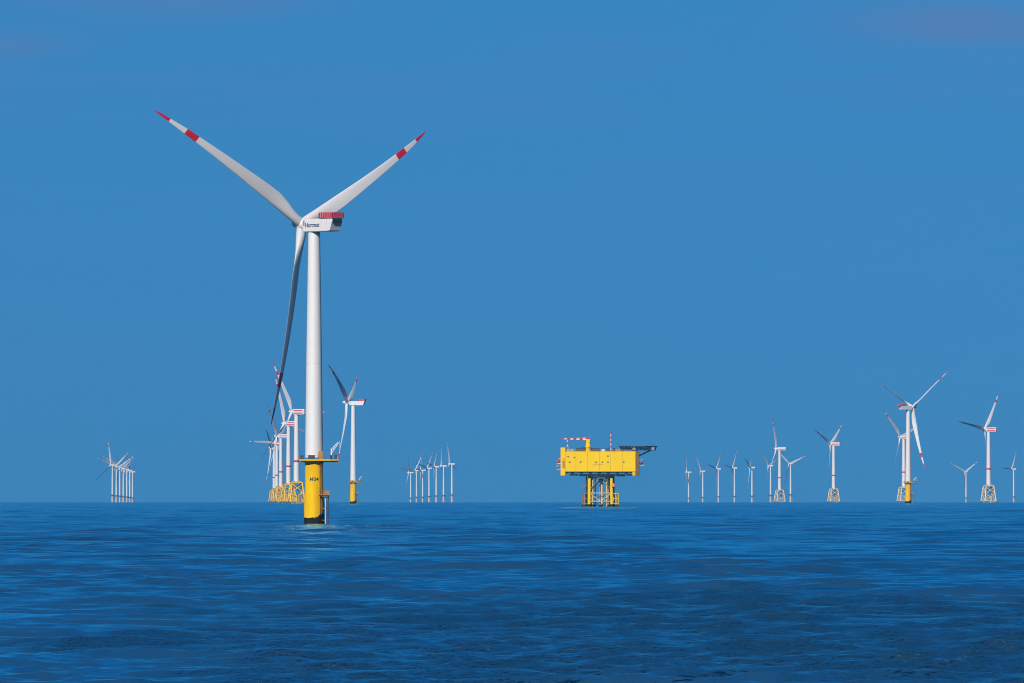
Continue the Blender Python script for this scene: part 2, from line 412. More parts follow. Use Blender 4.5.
def nacelle_m():
    """local +Y is the rotor axis, origin on the tower axis at hub height; near side is -X"""
    root = empty('holder')
    mb = MB()
    W = 2.2
    prof = [(3.1, -2.1), (3.1, 1.05), (2.5, 1.33), (-10.9, 1.33), (-10.9, 0.55), (-10.6, -0.2), (-9.8, -2.35), (-9.0, -2.6), (2.3, -2.6)]
    for i, (xs, e) in enumerate(((-W, 0), (W, 0))): pass
    def ring(x, k):
        cy, cz = -4.6, -0.6
        return [(x, cy + (y - cy) * k, cz + (z - cz) * (1 - (1 - k) * 2.5)) for (y, z) in prof]
    mb.loft([ring(-W, 0.965), ring(-W + 0.18, 1.0), ring(W - 0.18, 1.0), ring(W, 0.965)], 0, False)
    mb.tube((0, 2.9, -0.25), (0, 4.2, 0), 1.7, 1.35, 24)                      # main bearing housing
    mb.tube((0, 0, -3.2), (0, 0, -2.55), 1.75, 1.75, 28)                      # yaw ring
    nac = mb.build('nacelle', [M['white']], root)
    v = MB(); v.box(-W - 0.03, -W + 0.1, 1.9, 2.7, -0.75, 0.85, bev=0.03); v.build('side_vent', M['grey'], nac)
    v = MB(); v.box(-1.75, 1.75, -11.0, -10.5, -0.12, 0.95); 
    for k in range(5): v.box(-1.7, 1.7, -11.06, -10.98, -0.05 + k * 0.2, 0.03 + k * 0.2)
    v.build('rear_vent', M['dark'], nac)
    # panel seams
    for y in (-5.9, -8.6):
        v = MB(); v.box(-W - 0.012, -W + 0.05, y, y + 0.05, -2.25, 1.0); v.build('panel_seam', M['grey'], nac)
    # instruments
    v = MB(); v.tube((-0.8, -3.8, 1.3), (-0.8, -3.8, 3.3), 0.05, n=6); v.tube((-1.2, -3.8, 3.1), (-0.4, -3.8, 3.1), 0.04, n=6)
    v.build('wind_vane', M['grey'], nac)
    # hoist deck with its red parapet
    h = MB(); h.box(-2.45, 2.45, -11.3, -5.0, 1.34, 1.46); deck = h.build('hoist_deck', M['grey'], nac)
    h = MB()
    x0, x1, y0, y1, z0, z1 = -2.42, 2.42, -11.27, -5.03, 1.47, 3.05
    def panels(ax, fixed, a, b):
        n = max(2, round((b - a) / 0.85)); stp = (b - a) / n
        for i in range(n):
            p0, p1 = a + i * stp + 0.05, a + (i + 1) * stp - 0.05
            if ax == 'y': h.box(fixed - 0.025, fixed + 0.025, p0, p1, z0 + 0.12, z1 - 0.12)
            else: h.box(p0, p1, fixed - 0.025, fixed + 0.025, z0 + 0.12, z1 - 0.12)
        for i in range(n + 1):
            p = a + i * stp
            if ax == 'y': h.tube((fixed, p, z0), (fixed, p, z1), 0.055, n=6, mi=1)
            else: h.tube((p, fixed, z0), (p, fixed, z1), 0.055, n=6, mi=1)
        for z in (z0 + 0.06, z1):
            if ax == 'y': h.tube((fixed, a, z), (fixed, b, z), 0.06, n=6)
            else: h.tube((a, fixed, z), (b, fixed, z), 0.06, n=6)
    panels('y', x0, y0, y1); panels('y', x1, y0, y1); panels('x', y0, x0, x1); panels('x', y1, x0, x1)
    h.build('railing', [M['red'], M['galv']], deck)
    return nac
def nacelle_j():
    root = empty('holder'); mb = MB()
    rings = []
    ys = [(3.2, 0.62), (2.6, 0.85), (1.2, 1.0), (-7.0, 1.0), (-10.2, 0.94), (-11.2, 0.72)]
    hz = [-2.9, -1.9, -0.95, -0.15, 0.75, 1.65, 2.5]      # bands of colour up the side
    # build the shell band by band so that the stripes have crisp edges
    def section(k):
        pts = []
        for z in hz: pts.append((-2.5 * k * (1 if abs(z) < 2.2 else 0.86), z * (0.55 + 0.45 * k)))
        for z in reversed(hz): pts.append((2.5 * k * (1 if abs(z) < 2.2 else 0.86), z * (0.55 + 0.45 * k)))
        return pts
    base = []
    for (y, k) in ys:
        base.append(len(mb.v)); mb.v.extend((x, y, z) for (x, z) in section(k))
    n = 14
    for s in range(len(ys) - 1):
        for i in range(n):
            j = (i + 1) % n
            band = i if i < 6 else (12 - i if 7 <= i <= 12 else -1)
            red = band in (1, 2, 4) and 2 <= s <= 3 and band != 2 or (band == 2 and 2 <= s <= 3)
            red = band in (1, 4) and 2 <= s <= 3 or (band == 2 and False)
            mb.face((base[s] + i, base[s] + j, base[s + 1] + j, base[s + 1] + i), 1 if red else 0)
    mb.face([base[0] + i for i in range(n)][::-1]); mb.face([base[-1] + i for i in range(n)])
    mb.tube((0, 2.8, 0), (0, 4.6, 0), 1.9, 1.6, 20)
    mb.tube((0, 0, -3.4), (0, 0, -2.7), 2.0, 2.0, 24)
    nac = mb.build('nacelle', [M['white'], M['red']], root)
    v = MB(); v.tube((0, -8.5, 2.4), (0, -8.5, 4.6), 0.07, n=6); v.tube((-0.7, -8.5, 4.3), (0.7, -8.5, 4.3), 0.06, n=6)
    v.build('wind_vane', M['grey'], nac)
    return nac
def nacelle_f():
    root = empty('holder'); mb = MB()
    mb.box(-1.7, 1.7, -7.8, 2.6, -1.7, 1.7, bev=0.4)
    mb.tube((0, 2.4, 0), (0, 4.6, 0), 1.5, 1.4, 16)
    mb.tube((0, 0, -2.9), (0, 0, -1.65), 1.5, 1.6, 20)
    nac = mb.build('nacelle', M['white'], root)
    v = MB(); v.box(-1.4, 1.4, -7.7, -5.9, 1.72, 2.4, bev=0.1); v.build('cooler', M['white'], nac)
    return nac

def make_m():
    """white turbine on a yellow monopile; written at full detail"""
    root = empty('offshore_wind_turbine')
    t = MB()
    zs = [20.4, 34.0, 49.0, 64.0, 77.0, 88.9]
    rad = lambda z: 2.74 - 0.36 * (z - 20.4) / 30 if z < 50 else 2.38 - 0.58 * (z - 50) / 39
    prof = []
    for i, z in enumerate(zs):
        prof.append((rad(z), z))
    t.lathe(prof, 56); tw = t.build('tower', M['white'], root)
    for z in (49.0, 20.55):
        fl = MB(); rz = rad(z); fl.lathe([(rz + 0.04, -0.07), (rz + 0.04, 0.07)], 56, c=(0, 0, z)); fl.build('flange', M['galv'], tw)
    dr = MB(); dr.box(-0.5, 0.5, -2.68, -2.4, 20.2, 22.6, bev=0.04); dr.build('door', M['grey'], tw)
    d = MB(); d.tube((1.1, -2.38, 20.4 + 0.2), (1.1, -2.38, 22.7), 0.55, n=4); 
    tp = MB()
    tp.lathe([(3.05, -9), (3.05, 0.3), (3.05, 1.9), (3.05, 2.3)], 64, mi=0)
    tpo = MB()
    # growth line climbs a little towards the ladder side
    n = 64; rings = []
    def edge(a): return 2.25 + 1.5 * max(0, math.cos(a + 0.5)) ** 5 + 0.09 * math.sin(7 * a + 1) + 0.06 * math.sin(17 * a) + 0.05 * math.sin(29 * a)
    R0 = lambda z: 3.05 if z < 6 else 3.05 - 0.30 * min(1, (z - 6) / 6)
    for zf in ((lambda a: -9), (lambda a: 0.5), edge, (lambda a: edge(a) + 0.02), (lambda a: 6.0), (lambda a: 12.0), (lambda a: 18.2), (lambda a: 19.55)):
        rings.append([(R0(zf(2 * math.pi * i / n)) * math.cos(2 * math.pi * i / n), R0(zf(2 * math.pi * i / n)) * math.sin(2 * math.pi * i / n), zf(2 * math.pi * i / n)) for i in range(n)])
    tpo.loft(rings, mis=[1, 1, 1, 0, 0, 0, 0])
    tpo.lathe([(2.76, 18.7), (3.2, 19.5)], 48)          # flared bracket under the deck
    tpiece = tpo.build('transition_piece', [M['yellow'], M['black']], root)
    # identification number wrapped on the pile, facing the viewer
    me = text_mesh('M04', 1.6, 0.02)
    r = 2.78
    for v in me.vertices:
        x, y, z = v.co
        a = x / r
        v.co = (r * math.sin(a) * 1.0, -(r + z * 1.0) * math.cos(a), y)
    me.materials.append(M['inkblack'])
    lt = bpy.data.objects.new('lettering', me); COL.objects.link(lt); lt.parent = tpiece; lt.location = (0.05, 0, 13.9)
    # main platform
    poly = [(-4.4, -2.4), (-2.4, -4.4), (4.6, -4.4), (7.5, -3.2), (7.5, 2.2), (4.4, 4.4), (-2.4, 4.4), (-4.4, 2.4)]
    p = MB()
    rb = [(x, y, 19.55) for x, y in poly]; rt = [(x, y, 19.95) for x, y in poly]
    p.loft([rb, rt], 0, False)
    for yy in (-2.0, 2.0): p.box(-4.0, 7.2, yy - 0.12, yy + 0.12, 19.15, 19.5)
    plat = p.build('platform', M['yellow'], root)
    p = MB(); railing(p, [(x * 0.985, y * 0.985) for x, y in poly], 19.95, 1.25); p.build('railing', M['rust'], plat)
    for (x0, x1, h) in ((-4.25, -3.1, 1.15), (-1.7, 0.35, 1.2)):
        p = MB()
        y = -2.6 if x0 < -3 else -4.45
        p.box(x0, x1, y - 0.03, y + 0.03, 20.1, 20.05 + h); p.build('railing_panel', M['dark'], plat)
    for (x0, x1) in ((4.9, 5.5), (6.2, 7.0)):
        p = MB(); p.box(x0, x1, -3.6, -2.9, 20.0, 21.3, bev=0.05); p.build('cabinet', M['dark'], plat)
    p = MB(); p.box(1.35, 2.75, -3.5, -2.5, 19.97, 22.4, bev=0.06); p.build('equipment_locker', M['rust'], plat)
    # davit crane
    c = MB()
    c.tube((5.3, -2.2, 19.96), (5.3, -2.2, 21.9), 0.32, 0.26, 12)
    for o_ in (-0.2, 0.2):
        c.tube((5.2, -2.2 + o_, 21.5), (7.85, -2.2 + o_, 25.4), 0.11, n=6)
        c.tube((5.2, -2.2 + o_, 22.5), (7.3, -2.2 + o_, 25.2), 0.09, n=6)
        for k in range(5): c.tube((5.3 + .5 * k, -2.2 + o_, 21.65 + .74 * k), (5.6 + .42 * k, -2.2 + o_, 23.0 + .56 * k), 0.06, n=5)
    c.tube((5.3, -2.2, 21.8), (5.3, -2.2, 23.2), 0.22, n=8); c.tube((5.3, -2.2, 23.1), (7.3, -2.2, 25.2), 0.07, n=5)
    cr_ = c.build('davit_crane', M['white'], root)
    c = MB(); c.tube((7.85, -2.2, 25.3), (7.85, -2.2, 22.2), 0.06, n=5); c.box(7.7, 8.0, -2.35, -2.05, 21.8, 22.2, bev=0.05); c.build('hoist_rope', M['white'], cr_)
    # caged ladder down the pile
    l = MB()
    a = R_(-50); ux, uy = math.cos(a), math.sin(a); tx, ty = -uy, ux
    pt = lambda r_, o_, z_: (ux * r_ + tx * o_, uy * r_ + ty * o_, z_)
    for o_ in (-0.28, 0.28):
        l.tube(pt(3.2, o_, 3.2), pt(3.0, o_, 19.4), 0.055, n=6)
    for k in range(50): l.tube(pt(3.18 - k * 0.004, -0.28, 3.4 + k * 0.32), pt(3.18 - k * 0.004, 0.28, 3.4 + k * 0.32), 0.03, n=4)
    for k in range(12):
        z = 10.8 + k * 0.75; q = [pt(3.05 + 0.75 * math.sin(b), 0.42 * math.cos(b), z) for b in [math.pi * i / 6 for i in range(7)]]
        for i in range(6): l.tube(q[i], q[i + 1], 0.035, n=4)
    for b in (0.25, 0.5, 0.75):
        l.tube(pt(3.05 + 0.75 * math.sin(math.pi * b), 0.42 * math.cos(math.pi * b), 10.8), pt(3.05 + 0.75 * math.sin(math.pi * b), 0.42 * math.cos(math.pi * b), 19.3), 0.03, n=4)
    l.build('ladder', M['rust'], root)
    # rest platform with its boat landing
    q = MB(); q.box(1.5, 4.9, -3.9, -0.6, 9.1, 9.35); q.box(2.3, 4.3, -3.4, -1.2, 8.7, 9.05)
    rp = q.build('rest_platform', M['rust'], root)
    q = MB(); railing(q, [(1.55, -3.85), (4.85, -3.85), (4.85, -0.65), (2.9, -0.65)], 9.35, 1.2, False, r=0.045)
    for (ax, ay, bx, by) in ((2.9, -3.86, 4.85, -3.86), (4.86, -3.85, 4.86, -0.65)):
        q.box(min(ax, bx) - .01, max(ax, bx) + .01, min(ay, by) - .01, max(ay, by) + .01, 9.6, 10.4)
    q.build('railing', M['rust'], rp)
    bl = MB()
    for x in (3.55, 4.45):
        bl.tube((x, -2.6, -3), (x, -2.6, 9.1), 0.13, n=10, mi=0 if x < 4 else 2)
        for z in (1.5, 5.0, 8.3): bl.tube((x, -2.6, z), (2.2, -1.4, z), 0.13, n=8, mi=1)
    for k in range(24): bl.tube((3.55, -2.6, 0.4 + k * 0.36), (4.45, -2.6, 0.4 + k * 0.36), 0.07, n=5, mi=2)
    bl.build('boat_landing', [M['pale_yellow'], M['rust'], M['dark']], root)
    return root, nacelle_m()
def make_j():
    """white turbine with a red band on a yellow lattice jacket"""
    root = empty('jacket_wind_turbine')
    t = MB()
    t.lathe([(2.9, 21.5), (2.75, 40.4), (2.74, 42.3), (2.1, 87.0)], 36, mis=[0, 1, 0]); t.build('tower', [M['white'], M['red']], root)
    zt, zb, ht, hb = 19.6, -6.0, 5.1, 8.2
    hw = lambda z: hb + (ht - hb) * (z - zb) / (zt - zb)
    cs = [(-1, -1), (1, -1), (1, 1), (-1, 1)]
    for (a, b) in cs:
        l = MB(); rr = 0.78
        l.tube((a * hw(zb), b * hw(zb), zb), (a * hw(1.2), b * hw(1.2), 1.2), rr, n=12, mi=1)
        l.tube((a * hw(1.2), b * hw(1.2), 1.2), (a * ht, b * ht, zt), rr, n=12)
        l.tube((a * ht, b * ht, zt - .5), (a * ht * .9, b * ht * .9, zt + 1.6), 0.75, n=12)
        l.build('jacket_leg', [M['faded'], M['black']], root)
    lv = [2.2, 10.6, zt - 0.8]
    br = MB()
    for i in range(4):
        (a, b), (c, d) = cs[i], cs[(i + 1) % 4]
        for k in range(2):
            z0, z1 = lv[k], lv[k + 1]
            br.tube((a * hw(z0), b * hw(z0), z0), (c * hw(z1), d * hw(z1), z1), 0.42, n=8)
            br.tube((c * hw(z0), d * hw(z0), z0), (a * hw(z1), b * hw(z1), z1), 0.42, n=8)
        z = lv[0]; br.tube((a * hw(z), b * hw(z), z), (c * hw(z), d * hw(z), z), 0.42, n=8)
        br.tube((a * hw(-5), b * hw(-5), -5), (c * hw(z), d * hw(z), z), 0.28, n=8)
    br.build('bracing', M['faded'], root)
    p = MB(); p.box(-5.7, 5.7, -5.7, 5.7, zt + 0.2, zt + 1.2, bev=0.1)
    for i in range(4):
        (a, b) = cs[i]; p.tube((a * 4.6, b * 4.6, zt + 1.2), (a * 2.3, b * 2.3, zt + 2.3), 0.4, n=8)
    p.lathe([(3.3, zt + 1.1), (3.05, zt + 2.2)], 32)
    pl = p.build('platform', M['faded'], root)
    p = MB(); railing(p, [(-5.6, -5.6), (5.6, -5.6), (5.6, 5.6), (-5.6, 5.6)], zt + 1.2, 1.2, r=0.07, step=2.1); p.build('railing', M['dark'], pl)
    b_ = MB()
    for x in (-1.1, 1.1):
        b_.tube((x, -hw(0) - 1.6, -3), (x, -hw(0) - 1.6, 8.5), 0.42, n=8)
        for z in (1.5, 7.5): b_.tube((x, -hw(0) - 1.6, z), (x, -hw(z), z), 0.2, n=6)
    for k in range(12): b_.tube((-1.1, -hw(0) - 1.6, 1 + k * .6), (1.1, -hw(0) - 1.6, 1 + k * .6), 0.08, n=5)
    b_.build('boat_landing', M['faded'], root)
    return root, nacelle_j()
def make_f():
    """slim white turbine on a short pile, seen far away"""
    root = empty('distant_wind_turbine')
    t = MB(); t.lathe([(2.2, 21.3), (2.0, 55), (1.5, 88.2)], 24); t.build('tower', M['white'], root)
    t = MB(); t.lathe([(2.6, -9), (2.6, 1.2), (2.6, 4.0), (2.4, 20.0)], 28, mis=[1, 0, 0]); t.build('transition_piece', [M['cream'], M['black']], root)
    p = MB(); p.lathe([(4.9, 19.9), (4.9, 20.9)], 12); pl = p.build('platform', M['dark'], root)
    p = MB(); railing(p, [(4.5 * math.cos(k * math.pi / 4), 4.5 * math.sin(k * math.pi / 4)) for k in range(8)], 21.0, 1.2, r=0.08, step=2); p.build('railing', M['dark'], pl)
    b_ = MB()
    for y in (-0.8, 0.8):
        b_.tube((3.9, y, -3), (3.9, y, 9), 0.25, n=6)
        for z in (2, 8): b_.tube((3.9, y, z), (2.6, y, z), 0.18, n=6)
    b_.build('boat_landing', M['cream'], root)
    return root, nacelle_f()

HUB = hub_mesh()
protos = {}
def copy_tree(o, parent=None):
    c = o.copy(); COL.objects.link(c)
    if parent: c.parent = parent
    for ch in [x for x in bpy.data.objects if x.parent == o]:
        copy_tree(ch, c)
    return c
def finish(root, nac, kind, R, pb, psi, th, hz, pitch):
    psi = R_(psi)
    nac.parent = root; nac.location = (0, 0, hz)
    nac.rotation_euler = (0, 0, -psi)
    hub = bpy.data.objects.new('hub', HUB); COL.objects.link(hub); hub.parent = root
    hub.matrix_local = blade_matrix(psi, 0.0, hz)
    if kind == 'J': hub.scale = (1.15, 1.0, 1.15)
    key = ('blade', R, pb, pitch)
    if key not in protos: protos[key] = blade_mesh(R, pb, pitch=pitch)
    for k in range(3):
        b = bpy.data.objects.new('blade', protos[key]); COL.objects.link(b); b.parent = root
        b.matrix_local = blade_matrix(psi, R_(th + 120 * k), hz)

G_LJ = 'jacket turbines in the dense row behind the big turbine'
G_FL = 'tiny turbines bunched together at the far left'
G_FC = 'tiny turbines in the slanting row left of the substation'
G_FR = 'small distant turbines in the loose row at the right'
G_MP = 'turbines on solid yellow monopiles'
G_RJ = 'jacket turbines standing apart at the right'
T = [  # kind, tower px, range, R, prebend, psi, theta, group, label
 ('M', 314.1, 2731, 62.0, 5.6, -41.0, 62, G_MP, 'huge nearest white wind turbine numbered M04 on a black-footed yellow pile'),
 ('M', 353.3, 8170, 60, 4, -76, 64, G_MP, 'white turbine on slim yellow pile just right of the huge nearest tower'),
 ('M', 908.2, 8589, 60, 4, 51, 54, G_MP, 'white turbine on solid yellow pile with nacelle pointing left, tallest at the right'),
 ('J', 296.5, 8831, 56, 1.5, -49, 90, G_LJ, 'tallest jacket turbine of the left row, its striped nacelle against the huge tower'),
 ('J', 288.6, 10225, 58, 1.5, -54, 102, G_LJ, 'second tallest jacket turbine in the left row, blade reaching right behind its neighbour'),
 ('J', 280.9, 12251, 58, 1.5, -72, 78, G_LJ, 'third tallest jacket turbine in the left row, middle of the five lattice bases'),
 ('J', 276.9, 13767, 58, 1.5, -48, 33, G_LJ, 'fourth jacket turbine of the left row, with the blade sticking far out left'),
 ('J', 274.3, 14872, 58, 1.5, -84, 63, G_LJ, 'smallest and leftmost jacket turbine of the dense left row'),
 ('J', 779.6, 15058, 55, 1.5, -72, 96, G_RJ, 'smallest right-hand jacket turbine, standing between two thin distant turbines'),
 ('J', 833.6, 13860, 54, 1.5, -60, 54, G_RJ, 'jacket turbine alone in open sky with red nacelle and a dark raised left blade'),
 ('J', 903.8, 12364, 55, 1.5, -54, 72, G_RJ, 'jacket turbine half hidden behind the solid yellow pile turbine at the right'),
 ('J', 988.6, 11100, 59, 1.5, -57, 39, G_RJ, 'rightmost jacket turbine, near the picture edge with red-striped nacelle'),
 ('F', 112.5, 20803, 58, 1.5, -48, 111, G_FL, 'leftmost and tallest turbine of the tiny far-left bunch, one blade pointing up'),
 ('F', 116.4, 21440, 58, 1.5, -42, 51, G_FL, 'second tiny turbine from the left in the far-left bunch'),
 ('F', 119.9, 21769, 58, 1.5, -39, 60, G_FL, 'third tiny turbine from the left in the far-left bunch'),
 ('F', 123.4, 22448, 58, 1.5, -51, 60, G_FL, 'middle turbine of the seven in the tiny far-left bunch'),
 ('F', 126.9, 22901, 58, 1.5, -66, 66, G_FL, 'third tiny turbine from the right in the far-left bunch'),
 ('F', 129.9, 23525, 58, 1.5, -69, 81, G_FL, 'second tiny turbine from the right in the far-left bunch'),
 ('F', 132.6, 24171, 58, 1.5, -78, 75, G_FL, 'rightmost and lowest turbine of the tiny far-left bunch'),
 ('F', 410.7, 24560, 58, 1.5, -84, 99, G_FC, 'lowest and leftmost tiny turbine in the row left of the substation'),
 ('F', 416.6, 23419, 58, 1.5, -51, 36, G_FC, 'second tiny turbine from the left in the row before the substation'),
 ('F', 422.7, 23314, 58, 1.5, -81, 33, G_FC, 'third tiny turbine from the left in the row before the substation'),
 ('F', 429.1, 22300, 58, 1.5, -66, 42, G_FC, 'middle turbine of the seven in the slanting row left of the substation'),
 ('F', 436.3, 21533, 58, 1.5, -75, 39, G_FC, 'third tiny turbine from the right in the row left of the substation'),
 ('F', 443.6, 21209, 58, 1.5, -75, 0, G_FC, 'tiny turbine with one blade straight up, second from right in the slanting row'),
 ('F', 451.9, 20321, 56, 1.5, -64, 105, G_FC, 'tallest and rightmost tiny turbine in the row left of the substation'),
 ('F', 688.6, 24337, 57, 1.5, -84, 9, G_FR, 'lowest distant turbine, first to the right of the yellow substation'),
 ('F', 702.8, 23791, 57, 1.5, -60, 87, G_FR, 'second distant turbine right of the substation, one blade up left'),
 ('F', 718.4, 22598, 57, 1.5, -68, 42, G_FR, 'third distant turbine right of the substation, one blade up right'),
 ('F', 734.5, 22153, 57, 1.5, -68, 38, G_FR, 'fourth distant turbine right of the substation, with a steep blade up right'),
 ('F', 752.0, 21912, 57, 1.5, -78, 54, G_FR, 'fifth distant turbine right of the substation, a blade hanging down left'),
 ('F', 770.6, 21072, 56, 1.5, -60, 72, G_FR, 'thin distant turbine directly left of the smallest lattice-based turbine'),
 ('F', 790.6, 20150, 56, 1.5, -36, 70, G_FR, 'thin distant turbine directly right of the smallest lattice-based turbine, blades spread'),
 ('F', 966.0, 24117, 54, 1.5, -33, 57, G_FR, 'thin pale turbine with wide spread blades left of the rightmost lattice turbine'),
 ('F', 1013.6, 22698, 57, 1.5, -62, 33, G_FR, 'thin pale turbine at the extreme right edge of the picture'),
]
CAT = 'wind turbine'
HZ = {'M': 92.0, 'J': 90.0, 'F': 90.0}
mk = {'M': make_m, 'J': make_j, 'F': make_f}
base = {}
def text_on_nacelle(nac):
    me = text_mesh('Hartmut', 1.95, 0.015)
    me.materials.append(M['ink'])
    o = bpy.data.objects.new('lettering', me); COL.objects.link(o); o.parent = nac
    # near side is -X; reading direction runs from the rotor (+Y) to the rear (-Y)
    o.matrix_local = Matrix(((0, 0, -1, -2.225), (-1, 0, 0, -1.75), (0, 1, 0, -0.62), (0, 0, 0, 1)))
    return o
for (kind, px, d, R, pb, psi, th, grp, label) in T:
    if kind not in base:
        base[kind] = mk[kind]()
        root, nac = base[kind]
        hold = nac.parent
        # keep pristine copies for later use, before hub and blades are added
        src = (root, nac, hold)
        spare_root = copy_tree(root); spare_nac = copy_tree(nac)
        base[kind] = (spare_root, spare_nac)
        nac.parent = None
        bpy.data.objects.remove(hold)
        spare_nac.parent = None
    else:
        sr, sn = base[kind]
        root, nac = copy_tree(sr), copy_tree(sn)
        for c in [x for x in bpy.data.objects if x.parent == root and x.name.startswith('transition_piece')]:
            for g in [x for x in bpy.data.objects if x.parent == c and x.name.startswith('lettering')]:
                bpy.data.objects.remove(g)
    root.location = place(px, d)
    if kind == 'J': root.rotation_euler = (0, 0, R_(6 + (px % 5) * 3))
    finish(root, nac, kind, R, pb, psi, th, 91.6 if d == 2731 else HZ[kind], 17.0 if px < 320 and kind == 'M' else 37.0 if px > 900 and kind == 'M' else 46.0 if px == 296.5 else -15.0 if px == 276.9 else 22.0 if kind == 'F' else 32.0)
    if kind == 'J':
        # only the jacket is turned, the rotor keeps its heading
        a = root.rotation_euler.z
        root.rotation_euler = (0, 0, 0)
        for c in [x for x in bpy.data.objects if x.parent == root and x.name.split('.')[0] in ('jacket_leg', 'bracing', 'platform', 'boat_landing')]:
            c.rotation_euler = (0, 0, a)
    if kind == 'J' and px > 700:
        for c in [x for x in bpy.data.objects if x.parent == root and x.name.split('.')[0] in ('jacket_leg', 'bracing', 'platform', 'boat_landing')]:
            c.material_slots[0].link = 'OBJECT'; c.material_slots[0].material = M['cream2']  # the right group carries its haze fading in this colour
    if kind == 'M' and px < 320: text_on_nacelle(nac)
    tag(root, label, CAT, grp)
for k, (sr, sn) in base.items():       # drop the spare sources
    for o in (sr, sn):
        for c in [x for x in bpy.data.objects if x.parent == o]:
            for g in [x for x in bpy.data.objects if x.parent == c]: bpy.data.objects.remove(g)
            bpy.data.objects.remove(c)
        bpy.data.objects.remove(o)

# ---------------------------------------------------------------- substation
def substation():
    root = empty('offshore_substation', place(602.0, 6000)); root.rotation_euler = (0, 0, R_(-4.5))
    tag(root, 'boxy yellow offshore substation on a four-legged lattice jacket with crane and helideck', 'substation')
    D = 14.0
    b = MB(); b.box(-23.4, 23.4, -D, D, 23.6, 37.1, bev=0.25)
    body = b.build('hull', M['yellow2'], root)
    b = MB()
    for zx in (230, 325, 415, 500, 590):
        x = (zx - 424) / 11.385; b.box(x - 0.09, x + 0.09, -D - 0.05, -D + 0.1, 23.9, 36.8)
    b.build('panel_seam', M['seam'], body)
    b = MB(); b.box(-23.3, 23.3, -D - 0.08, -D + 0.02, 23.65, 24.1); b.box(-23.3, 23.3, -D - 0.08, -D + 0.02, 36.7, 37.05); b.build('edge_beam', M['yellow'], body)
    for (zx, zy) in ((178, 242), (190, 283), (272, 283), (390, 283), (438, 283), (480, 237), (480, 283), (600, 283), (225, 247)):
        x, z = (zx - 424) / 11.385, (623 - zy) / 11.385
        p = MB(); p.box(x - 0.5, x + 0.5, -D - 0.06, -D + 0.1, z - 0.45, z + 0.45, bev=0.05)
        p.box(x - 0.42, x + 0.42, -D - 0.09, -D + 0.0, z - 0.38, z + 0.38, mi=1)
        p.build('window', [M['dark'], M['navy']], body)
    b = MB(); rnd = random.Random(3); x = -5.2
    while x < 2.3:
        l = rnd.uniform(0.25, 0.5); b.box(x, x + l, -D - 0.02, -D + 0.03, 28.15, 28.65); x += l + 0.14
    b.build('nameplate', M['seam'], body)
    # windows and louvres down the right end wall
    b = MB()
    for y in (-9, -3, 3, 9): b.box(23.3, 23.5, y - 2.2, y + 2.2, 25.0, 35.5)
    b.build('louvre', M['rust'], body)
    # stair tower, left
    b = MB(); b.box(-26.7, -23.5, -D + 0.6, -D + 6.5, 20.9, 39.6, bev=0.12); st = b.build('stair_tower', M['yellow2'], root)
    b = MB(); b.box(-25.4, -23.9, -D + 0.5, -D + 0.9, 25.9, 30.6); b.build('stair_opening', M['rust'], st)
    b = MB(); b.box(-25.2, -24.0, -D + 0.52, -D + 0.7, 31.0, 32.6); b.build('life_ring_locker', M['orange'], st)
    b = MB(); b.box(-26.5, -23.7, 4, D - 0.5, 22.5, 37.5, bev=0.12); b.build('rear_tower', M['yellow2'], root)
    # corner stubs and the deck framing below
    for (x, y) in ((22.2, -D + 1.0), (22.2, D - 1.2)):
        b = MB(); b.box(x - 1.0, x + 1.0, y - 0.8, y + 0.8, 21.0, 23.55); b.build('corner_foot', M['yellow'], root)
    b = MB()
    for x in (-20, -14, -8, -2, 4, 10, 16): b.box(x, x + 0.4, -12.5, 12.5, 22.3, 23.5)
    for y in (-12.5, -5, 5, 12): b.box(-21.5, 21.0, y, y + 0.4, 21.9, 22.28)
    b.box(-10.5, 10.5, -10.5, 10.5, 20.9, 21.85)
    b.build('deck_beams', M['dark'], root)
    for q in ((-15, -10.8, -7, 5, 20.6, 21.8), (11, 15.2, -9, 3, 20.4, 21.8), (-2.5, 2.8, -9.8, -4, 18.9, 20.85), (-21, -16.5, -9, 8, 21.0, 21.85), (16.5, 20.5, -8, 8, 21.0, 21.85)):
        b = MB(); b.box(*q); b.build('cable_deck', M['dark'], root)
    # jacket
    hw = lambda z: 7.55 - 0.012 * z
    cs = [(-1, -1), (1, -1), (1, 1), (-1, 1)]
    before = set(bpy.data.objects)
    for (a, c) in cs:
        l = MB()
        l.tube((a * hw(-8), c * hw(-8), -8), (a * hw(1.9), c * hw(1.9), 1.9), 1.12, n=20, mi=1)
        l.tube((a * hw(1.9), c * hw(1.9), 1.9), (a * hw(21), c * hw(21), 21), 1.0, n=20)
        l.build('jacket_leg', [M['yellow2'], M['black']], root)
    br = MB()
    for i in range(4):
        (a, c), (e, g) = cs[i], cs[(i + 1) % 4]
        P = lambda s, z: Vector((a * hw(z), c * hw(z), z)).lerp(Vector((e * hw(z), g * hw(z), z)), s)
        br.tube(P(0, 11.5), P(0.5, 19.3), 0.28, n=10, mi=2); br.tube(P(1, 11.5), P(0.5, 19.3), 0.28, n=10, mi=2)
        br.tube(P(0, 9.3), P(1, 9.3), 0.28, n=10); br.tube(P(0, 3.9), P(1, 3.9), 0.28, n=10)
        br.tube(P(0, 19.4), P(1, 19.4), 0.32, n=10)
        br.tube(P(0, 9.3), P(0.5, 3.9), 0.2, n=8); br.tube(P(1, 9.3), P(0.5, 3.9), 0.2, n=8)
        br.tube(P(0, 3.2), P(0.5, -4.0), 0.4, n=10, mi=1); br.tube(P(1, 3.2), P(0.5, -4.0), 0.4, n=10, mi=1)
    br.build('bracing', [M['pale_yellow'], M['black'], M['rust']], root)
